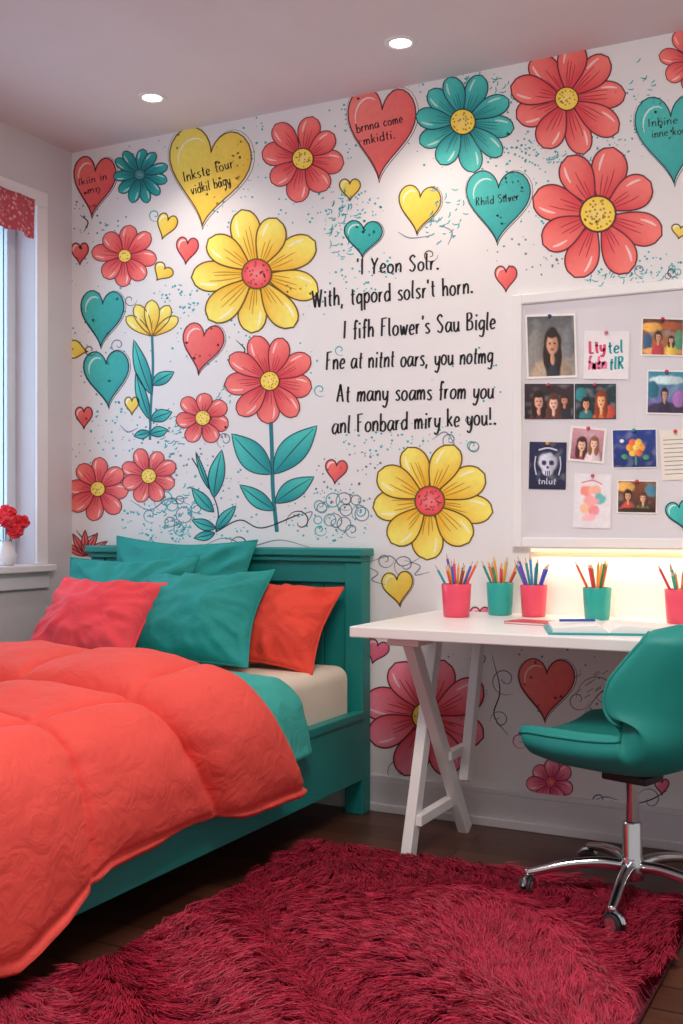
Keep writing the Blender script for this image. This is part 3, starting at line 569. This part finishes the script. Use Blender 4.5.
photo(549.5,466,37,47,.02,('#23284e','#1c2044'),[('e',0,-.15,.5,.40,'#cfd0e2'),('e',0,.2,.3,.24,'#cfd0e2'),('e',-.2,-.12,.14,.12,'#23284e'),('e',.2,-.12,.14,.12,'#23284e'),('e',0,.07,.06,.07,'#23284e'),('l',[(-.1,.22),(-.1,.40)],.9,'#23284e'),('l',[(.0,.22),(.0,.42)],.9,'#23284e'),('l',[(.1,.22),(.1,.40)],.9,'#23284e'),('l',[(-.5,-.66),(0,-.75),(.5,-.66)],1.6,'#cfd0e2'),('l',[(-.65,-.4),(-.7,0),(-.6,.4)],1.2,'#cfd0e2'),('l',[(.65,-.4),(.7,0),(.6,.4)],1.2,'#cfd0e2')],'navy blue card with pale skull and lettering',bord=(.03,.03),bcol='#23284e',nm='poster_card',pin='#e8a050',txt=[("tnlut",-.5,.78,.5,.78,3.5,.9,'#cfd0e2')])
photo(589,445,36,35,.09,('#d8a0ac','#9c6878'),person(-.3,.05,.5,'#4a2420','#e8b8a0','#a83c5c',.8)+person(.36,-.1,.42,'#8c5c3c','#f0c4b0','#e8d0d8',.85),'tilted pink toned print of two friends',bord=(.12,.12),pin='#e0506a')
photo(636,449,45,39,-.02,('#1a3a94','#182c70'),[('e',.05+.26*math.cos(k_),-.05+.28*math.sin(k_),.17,.2,['#f0a03c','#e8703c','#f4c050'][i_%3]) for i_,k_ in enumerate([j_*1.05 for j_ in range(6)])]+[('e',.05,-.05,.13,.14,'#f6dc70'),('e',-.45,.4,.14,.12,'#48a060'),('e',.5,.45,.14,.12,'#48a060'),('e',.05,.6,.05,.25,'#48a060'),('e',-.55,-.4,.1,.1,'#e8e0f0')],'print of orange flowers on a deep blue ground',bord=(.05,.05),pin='#2aa8a8',N=52)
photo(594,501,37,54,.03,None,[('e',-.35,-.35,.3,.2,'#f4948a'),('e',.15,-.4,.34,.18,'#f8b49c'),('e',.38,-.08,.28,.22,'#68bcbc'),('e',-.1,.0,.4,.22,'#f6aaa8'),('e',-.4,.3,.26,.2,'#f8c49c'),('e',.1,.35,.34,.18,'#f2949c'),('e',-.15,.62,.36,.14,'#f8bcc0'),('l',[(-.6,-.66),(0,-.75),(.5,-.62)],1.2,'#e8788c')],'white card with coral and teal watercolour patches',bord=(.04,.04),bcol='#efeaf0',nm='watercolour_card',pin='#d8405a')
photo(638.5,497,40,33,.02,('#8a5030','#302028'),[('e',-.6,-.6,.5,.3,'#e8b060'),('e',.7,-.4,.3,.4,'#4c8098')]+person(-.45,-.05,.4,'#2c1a14','#d8a07c','#c8503c',.7,0)+person(.3,.05,.36,'#5c3420','#e0b090','#6c8c4c',.75)+[('e',0,.9,1.2,.25,'#3c241c')],'small colourful print of people at a table',bord=(.06,.07),pin='#d8405a')
photo(678,455,32,50,-.05,None,[('l',[(-.8,-.6+.17*i),(.8,-.6+.17*i)],.8,'#8c8898') for i in range(9)],'cream note paper covered with ruled writing',bcol='#ece4d8',nm='note_paper',pin='#d8405a',N=3)
g=G('paper','vc'); S2=Surf(g,YP,1,.0001); S2.heart(682,515,28,28,-.2,tea,k=1); g.obj('paper_heart',label='teal paper heart pinned on the board',cat='card',origin=None)
# ---------------- desk items
TZs=TZ+.0005
def cup(x,y,r0,h,key,pal,n,label,seed):
    random.seed(seed); g=G(key); a=r0*.86
    g.add(lathe([(0,0),(a-.003,0),(a,.003),(r0*.93,h*.5),(r0,h-.002),(r0-.001,h),(r0-.003,h-.002),(r0*.93-.003,h*.5),(a-.003,.005),(0,.005)],36,(x,y,TZs))); g.obj('pencil_cup',smooth=True,label=label,cat='cup',angle=60,group='pencil cups')
    for i in range(n):
        a=6.283*(i+.3*random.random())/n; rr=random.uniform(.35,1)*(r0-.010); bx,by=-math.cos(a)*rr*.4,-math.sin(a)*rr*.4; tx,ty=math.cos(a)*rr,math.sin(a)*rr
        p0=Vector((x+bx,y+by,TZs+.0085)); d=(Vector((x+tx,y+ty,TZs+h))-p0).normalized(); L=random.uniform(.175,.215)
        col=lin(pal[i%len(pal)]); g=G('vc'); r_=.0046
        z=d; X_=Vector((1,0,0)); X_=(X_-z*X_.dot(z)).normalized(); Mx=Matrix((X_,z.cross(X_),z)).transposed().to_4x4(); Mx.translation=p0
        w=lin('#d9b68c'); g.add(lathe([(0,0),(r_,0),(r_,L-.02)],6),Mx,0,col); g.add(lathe([(r_,L-.02),(.0018,L-.007)],6),Mx,0,w); g.add(lathe([(.0019,L-.0075),(.0002,L)],6),Mx,0,col)
        g.obj('pencil',label='coloured pencil standing point up in a '+label.split()[0]+' cup',cat='pencil',group='coloured pencils')
mulA=['#f0583c','#2c6ac8','#f8943c','#8c4a3c','#f0406a','#5a4ab0','#f8b83c','#2a9ab8']
cup(-1.345,3.47,.051,.112,'cupc',mulA,12,'coral pink plastic cup full of coloured pencils',1)
cup(-1.24,3.615,.047,.112,'cupt',['#b84c3c','#f0803c','#2c9a80','#e0463c','#f0a83c','#1a9a90'],11,'teal plastic cup full of coloured pencils',2)
cup(-1.115,3.60,.046,.108,'cupc',['#2c50c8','#1aa0b0','#7a4ac0','#2c94d8','#1a8a88'],11,'coral plastic cup with blue coloured pencils',3)
cup(-.895,3.585,.047,.105,'cupt',['#f8603c','#e03a3c','#f8983c','#2c8a50','#e8406a'],9,'teal plastic cup with orange and red pencils',4)
cup(-.625,3.57,.05,.108,'cupc',['#1a98a8','#e0405a','#2cb08a','#f0803c','#5a4ab0'],10,'coral plastic cup near the desk end',5)
random.seed(11)
# open notebook
nb=empty('open_notebook',(-.77,3.23,TZs),'open notebook with teal cover lying on the desk','notebook'); Rn=Matrix.Translation((-.775,3.20,TZs))@Matrix.Rotation(r(20),4,'Z')
g=G('navyc'); g.add(box(-.172,.172,-.122,.122,0,.005,.001),Rn); g.obj('cover',nb)
for sgn in (-1,1):
    v=[];n=14
    for i in range(n+1):
        t=i/n; hz=.005+.024*(1-(1-min(1,t*3.5))**2)*(1-.5*t)
        for yy in (-.108,.108): v+= [(sgn*t*.158,yy,.0052),(sgn*t*.158,yy,hz)]
    f=[]
    for i in range(n):
        a=i*4;b_=a+4; f+=[(a+1,b_+1,b_+3,a+3),(a,a+1,b_+1,b_)[::-1],(a+2,a+3,b_+3,b_+2)]
    f.append((n*4,n*4+1,n*4+3,n*4+2)); g=G('paper'); g.add((v,f),Rn); g.obj('page_block',nb)
g=G('vc'); Rp=Matrix.Translation((-.845,3.18,TZs+.031))@Matrix.Rotation(r(30),4,'Z')@Matrix.Rotation(math.pi/2,4,'Y'); g.add(lathe([(0,-.06),(.004,-.06),(.004,.045)],12),Rp,0,lin('#2a5ab0')); g.add(lathe([(.004,.045),(.0005,.06)],12),Rp,0,lin('#d0d0d8')); g.obj('pen',label='blue pen lying on the open notebook',cat='pen')
nb=empty('closed_notebook',(-1.03,3.33,TZs),'thin red notebook lying closed on the desk','notebook'); Rn=Matrix.Translation((-1.04,3.34,TZs))@Matrix.Rotation(r(-10),4,'Z')
g=G('redc'); g.add(box(-.07,.07,-.05,.05,0,.0015),Rn); g.add(box(-.07,.07,-.05,.05,.0065,.008),Rn); g.add(box(-.0715,-.07,-.05,.05,0,.008),Rn); g.obj('cover',nb)
g=G('paper'); g.add(box(-.07,.067,-.048,.048,.0015,.0065),Rn); g.obj('page_block',nb)
# ---------------- chair
cx,cy,cz=-.67,3.08,.03; ch=empty('swivel_chair',(cx,cy,cz),'teal upholstered bucket swivel chair on chrome star base','chair')
phi=r(163); Rc=Matrix.Translation((cx,cy,cz))@Matrix.Rotation(phi,4,'Z')
prof=cr([(.27,.425),(.24,.452),(.12,.452),(0,.447),(-.10,.45),(-.17,.475),(-.22,.55),(-.25,.64),(-.275,.705),(-.29,.75),(-.295,.765)],4); NP=len(prof); NC=28
hw_=np.interp(np.linspace(0,1,NP),[0,.08,.3,.5,.7,.9,1],[.15,.20,.235,.25,.24,.21,.165])
A=np.zeros((NP,NC+1,3))
for i,(px_,pz_) in enumerate(prof):
    t=i/(NP-1); bk=min(1,max(0,(t-.36)/.3)); bk=bk*bk*(3-2*bk)
    for j in range(NC+1):
        a=j/NC*2-1; e=abs(a)**2.2; y=hw_[i]*a*(1-.06*e)
        up=(.018+.045*min(1,t/.45))*(1-bk); fwd=.19*bk*(1-.35*max(0,(t-.7)/.3))
        A[i,j]=(px_+fwd*e,y,pz_+up*e-(.02*a*a if t>.93 else 0))
du=np.gradient(A,axis=0);dv=np.gradient(A,axis=1);nr=np.cross(du,dv); nr/=np.linalg.norm(nr,axis=2)[:,:,None]
if nr[6,NC//2,2]<0: nr=-nr
tt=np.linspace(0,1,NP); th=np.interp(tt,[0,.06,.2,.4,.6,1],[.035,.065,.09,.085,.05,.04])
B=A-nr*th[:,None,None]
for i in range(NP):
    for j in range(NC+1):
        a=abs(j/NC*2-1); 
        if a>.8: B[i,j]=B[i,j]+(A[i,j]-B[i,j])*.35*(a-.8)/.2
n=NP*(NC+1); v=[tuple(p) for p in A.reshape(-1,3)]+[tuple(p) for p in B.reshape(-1,3)]
W_=NC+1; f=[(i*W_+j,i*W_+j+1,(i+1)*W_+j+1,(i+1)*W_+j) for i in range(NP-1) for j in range(NC)]; f+=[tuple(n+k for k in q_[::-1]) for q_ in f]
bdr=[j for j in range(W_)]+[i*W_+NC for i in range(1,NP)]+[(NP-1)*W_+j for j in range(NC-1,-1,-1)]+[i*W_ for i in range(NP-2,0,-1)]
for k in range(len(bdr)): a=bdr[k];b_=bdr[(k+1)%len(bdr)]; f.append((a,n+a,n+b_,b_))
g=G('chairf'); g.add((v,f),Rc); o=g.obj('seat_shell',ch,True,subsurf=1)
bm=bmesh.new(); bm.from_mesh(o.data); bmesh.ops.recalc_face_normals(bm,faces=bm.faces); bm.to_mesh(o.data); bm.free()
g=G('chairf'); g.add(tube([tuple((A.reshape(-1,3)[k]*.55+B.reshape(-1,3)[k]*.45)) for k in bdr+bdr[:2]],.005,6),Rc); g.obj('piping',ch,True)
g=G('dark'); g.add(lathe([(0,.345),(.05,.345),(.075,.355),(.08,.37),(0,.375)],24),Rc); g.add(box(-.07,.07,-.05,.05,.33,.352,.006),Rc); g.obj('swivel_plate',ch,True,angle=40)
g=G('chrome'); g.add(lathe([(0,.055),(.03,.055),(.036,.065),(.036,.1),(.03,.115),(.027,.12),(.027,.21),(.024,.215),(.018,.217),(.018,.345),(0,.345)],28),Rc); g.obj('gas_lift_column',ch,True,angle=40)
for i in range(5):
    a=r(200+72*i); d=Vector((math.cos(a),math.sin(a),0)); o_=Vector((cx,cy,cz))
    g=G('chrome'); pts=[o_+d*.025+Vector((0,0,.092)),o_+d*.09+Vector((0,0,.098)),o_+d*.18+Vector((0,0,.088)),o_+d*.26+Vector((0,0,.068)),o_+d*.295+Vector((0,0,.06))]
    g.add(tube(cr(pts,4),[.018-.007*k/16 for k in range(17)],12)); g.obj('base_leg',ch,True)
    p=o_+d*.285; ca=a+1.1; dd=Vector((math.cos(ca),math.sin(ca),0)); pp=Vector((-dd.y,dd.x,0))
    g=G('chrome','dark'); g.add(tube([p+Vector((0,0,.066)),p+Vector((0,0,.04))],.006,8))
    for sg in (-1,1):
        w0=p+dd*.008+Vector((0,0,.026)); Mx=Matrix((dd,Vector((0,0,1)),pp*1)).transposed().to_4x4(); Mx.translation=w0+pp*(sg*.011)
        g.add(lathe([(0,-.007),(.019,-.007),(.0255,-.004),(.026,0),(.0255,.004),(.019,.007),(0,.007)],22),Mx,1)
        g.add(lathe([(0,-.0078),(.019,-.0078),(.019,.0078),(0,.0078)],18),Mx,0)
    g.add(tube([w0-pp*.018,w0+pp*.018],.004,8)); 
    arc=[w0+dd*(.030*math.cos(t))+Vector((0,0,.030*math.sin(t))) for t in [k*.3+.2 for k in range(9)]]; g.add(tube(arc,[.006]*9,6)); g.obj('caster',ch,True,angle=40)
# ---------------- rug
rx0,rx1,ry0,ry1=-1.71,-.50,1.35,3.145
rug_base=G('rugb'); M['rugb']=mat('rug_backing','#5e0d22',.95); M['rug']=vcmat('crimson_shag_pile',.6,nv=.03)
rug=empty('rug',((rx0+rx1)/2,(ry0+ry1)/2,0),'deep crimson long pile shag rug on the wood floor','rug')
rug_base.add(box(rx0,rx1,ry0,ry1,.001,.016,.006)); rug_base.obj('rug_backing',rug)
N=170000; NCL=2200
cxy=np.stack([rng.uniform(rx0,rx1,NCL),rng.uniform(ry0,ry1,NCL)],1)
p=np.stack([rng.uniform(rx0,rx1,N),rng.uniform(ry0,ry1,N)],1)
ci=np.zeros(N,int)
for s0 in range(0,N,4000):
    q_=p[s0:s0+4000]; dd_=(q_[:,None,0]-cxy[None,:,0])**2+(q_[:,None,1]-cxy[None,:,1])**2; ci[s0:s0+4000]=dd_.argmin(1)
fx=lambda P_: np.sin(P_[:,0]*3.4+1.5*np.sin(P_[:,1]*3.1))*1.5+np.cos(P_[:,1]*4.6+P_[:,0]*2.5)*1.1+.6*np.sin(P_[:,0]*9+P_[:,1]*7)
angc=fx(cxy)-1.7+rng.normal(0,.28,NCL); lenc=rng.uniform(.85,1.2,NCL); brc=rng.uniform(.8,1.15,NCL)
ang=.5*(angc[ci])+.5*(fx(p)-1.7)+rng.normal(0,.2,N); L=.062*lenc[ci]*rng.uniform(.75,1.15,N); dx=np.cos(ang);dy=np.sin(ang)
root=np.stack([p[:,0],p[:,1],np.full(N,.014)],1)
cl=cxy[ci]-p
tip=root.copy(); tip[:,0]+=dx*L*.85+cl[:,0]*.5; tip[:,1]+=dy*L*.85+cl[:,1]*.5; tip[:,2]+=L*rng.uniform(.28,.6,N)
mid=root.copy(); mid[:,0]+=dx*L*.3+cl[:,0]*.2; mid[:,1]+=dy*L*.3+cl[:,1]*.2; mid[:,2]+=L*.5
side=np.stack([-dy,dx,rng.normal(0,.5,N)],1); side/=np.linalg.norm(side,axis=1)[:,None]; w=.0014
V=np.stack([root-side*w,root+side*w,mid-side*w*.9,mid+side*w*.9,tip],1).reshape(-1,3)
org=np.array(rug['_o']); V-=org
base_=np.arange(N)*5
me=bpy.data.meshes.new('pile'); me.vertices.add(N*5); me.vertices.foreach_set('co',V.ravel())
loops=np.stack([base_,base_+1,base_+3,base_+2,base_+2,base_+3,base_+4],1).ravel(); me.loops.add(N*7); me.loops.foreach_set('vertex_index',loops)
ls_=np.stack([np.arange(N)*7,np.arange(N)*7+4],1).ravel(); me.polygons.add(N*2); me.polygons.foreach_set('loop_start',ls_)
me.update(calc_edges=True); me.validate()
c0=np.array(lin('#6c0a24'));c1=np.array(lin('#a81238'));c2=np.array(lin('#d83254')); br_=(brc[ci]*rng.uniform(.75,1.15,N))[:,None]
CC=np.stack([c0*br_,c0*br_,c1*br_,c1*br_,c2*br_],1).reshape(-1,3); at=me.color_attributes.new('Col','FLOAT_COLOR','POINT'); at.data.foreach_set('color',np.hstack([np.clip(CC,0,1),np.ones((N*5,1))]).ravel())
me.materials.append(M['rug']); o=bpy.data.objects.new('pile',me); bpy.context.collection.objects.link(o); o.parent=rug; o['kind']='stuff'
for o in bpy.data.objects:
    if '_o' in o: del o['_o']
# ---------------- lights
def area(name,loc,rot,sx,sy,e,col):
    l=bpy.data.lights.new(name,'AREA'); l.shape='RECTANGLE'; l.size=sx; l.size_y=sy; l.energy=e; l.color=col; o=bpy.data.objects.new(name,l); o.location=loc; o.rotation_euler=rot; bpy.context.collection.objects.link(o)
area('room_ceiling_lamp',(-.6,1.4,2.62),(r(12),0,0),.9,.7,52,(1,.93,.86))
area('window_daylight',(XL-.25,2.93,1.65),(0,r(-90),0),1.4,1.0,14,(.72,.86,1))
w=bpy.data.worlds.new('World'); sc.world=w; w.use_nodes=True; nt=w.node_tree; bg=nt.nodes['Background']
tc=nt.nodes.new('ShaderNodeTexCoord'); sx=nt.nodes.new('ShaderNodeSeparateXYZ'); rp=nt.nodes.new('ShaderNodeValToRGB'); nt.links.new(tc.outputs['Generated'],sx.inputs[0])
mr=nt.nodes.new('ShaderNodeMapRange'); mr.inputs['From Min'].default_value=-1; nt.links.new(sx.outputs['X'],mr.inputs['Value']); nt.links.new(mr.outputs[0],rp.inputs['Fac'])
rp.color_ramp.elements[0].position=.15; rp.color_ramp.elements[0].color=(.55,.78,1,1); rp.color_ramp.elements[1].position=.45; rp.color_ramp.elements[1].color=(1,.94,.92,1)
nt.links.new(rp.outputs['Color'],bg.inputs['Color']); bg.inputs['Strength'].default_value=.52
cam=bpy.data.cameras.new('Camera'); co=bpy.data.objects.new('Camera',cam); bpy.context.collection.objects.link(co); co.location=(0,0,CH); co.rotation_euler=(math.pi/2,0,TH)
cam.sensor_fit='VERTICAL'; cam.sensor_height=36; cam.lens=F/1024*36; cam.shift_y=12/1024; cam.clip_start=.02; sc.camera=co
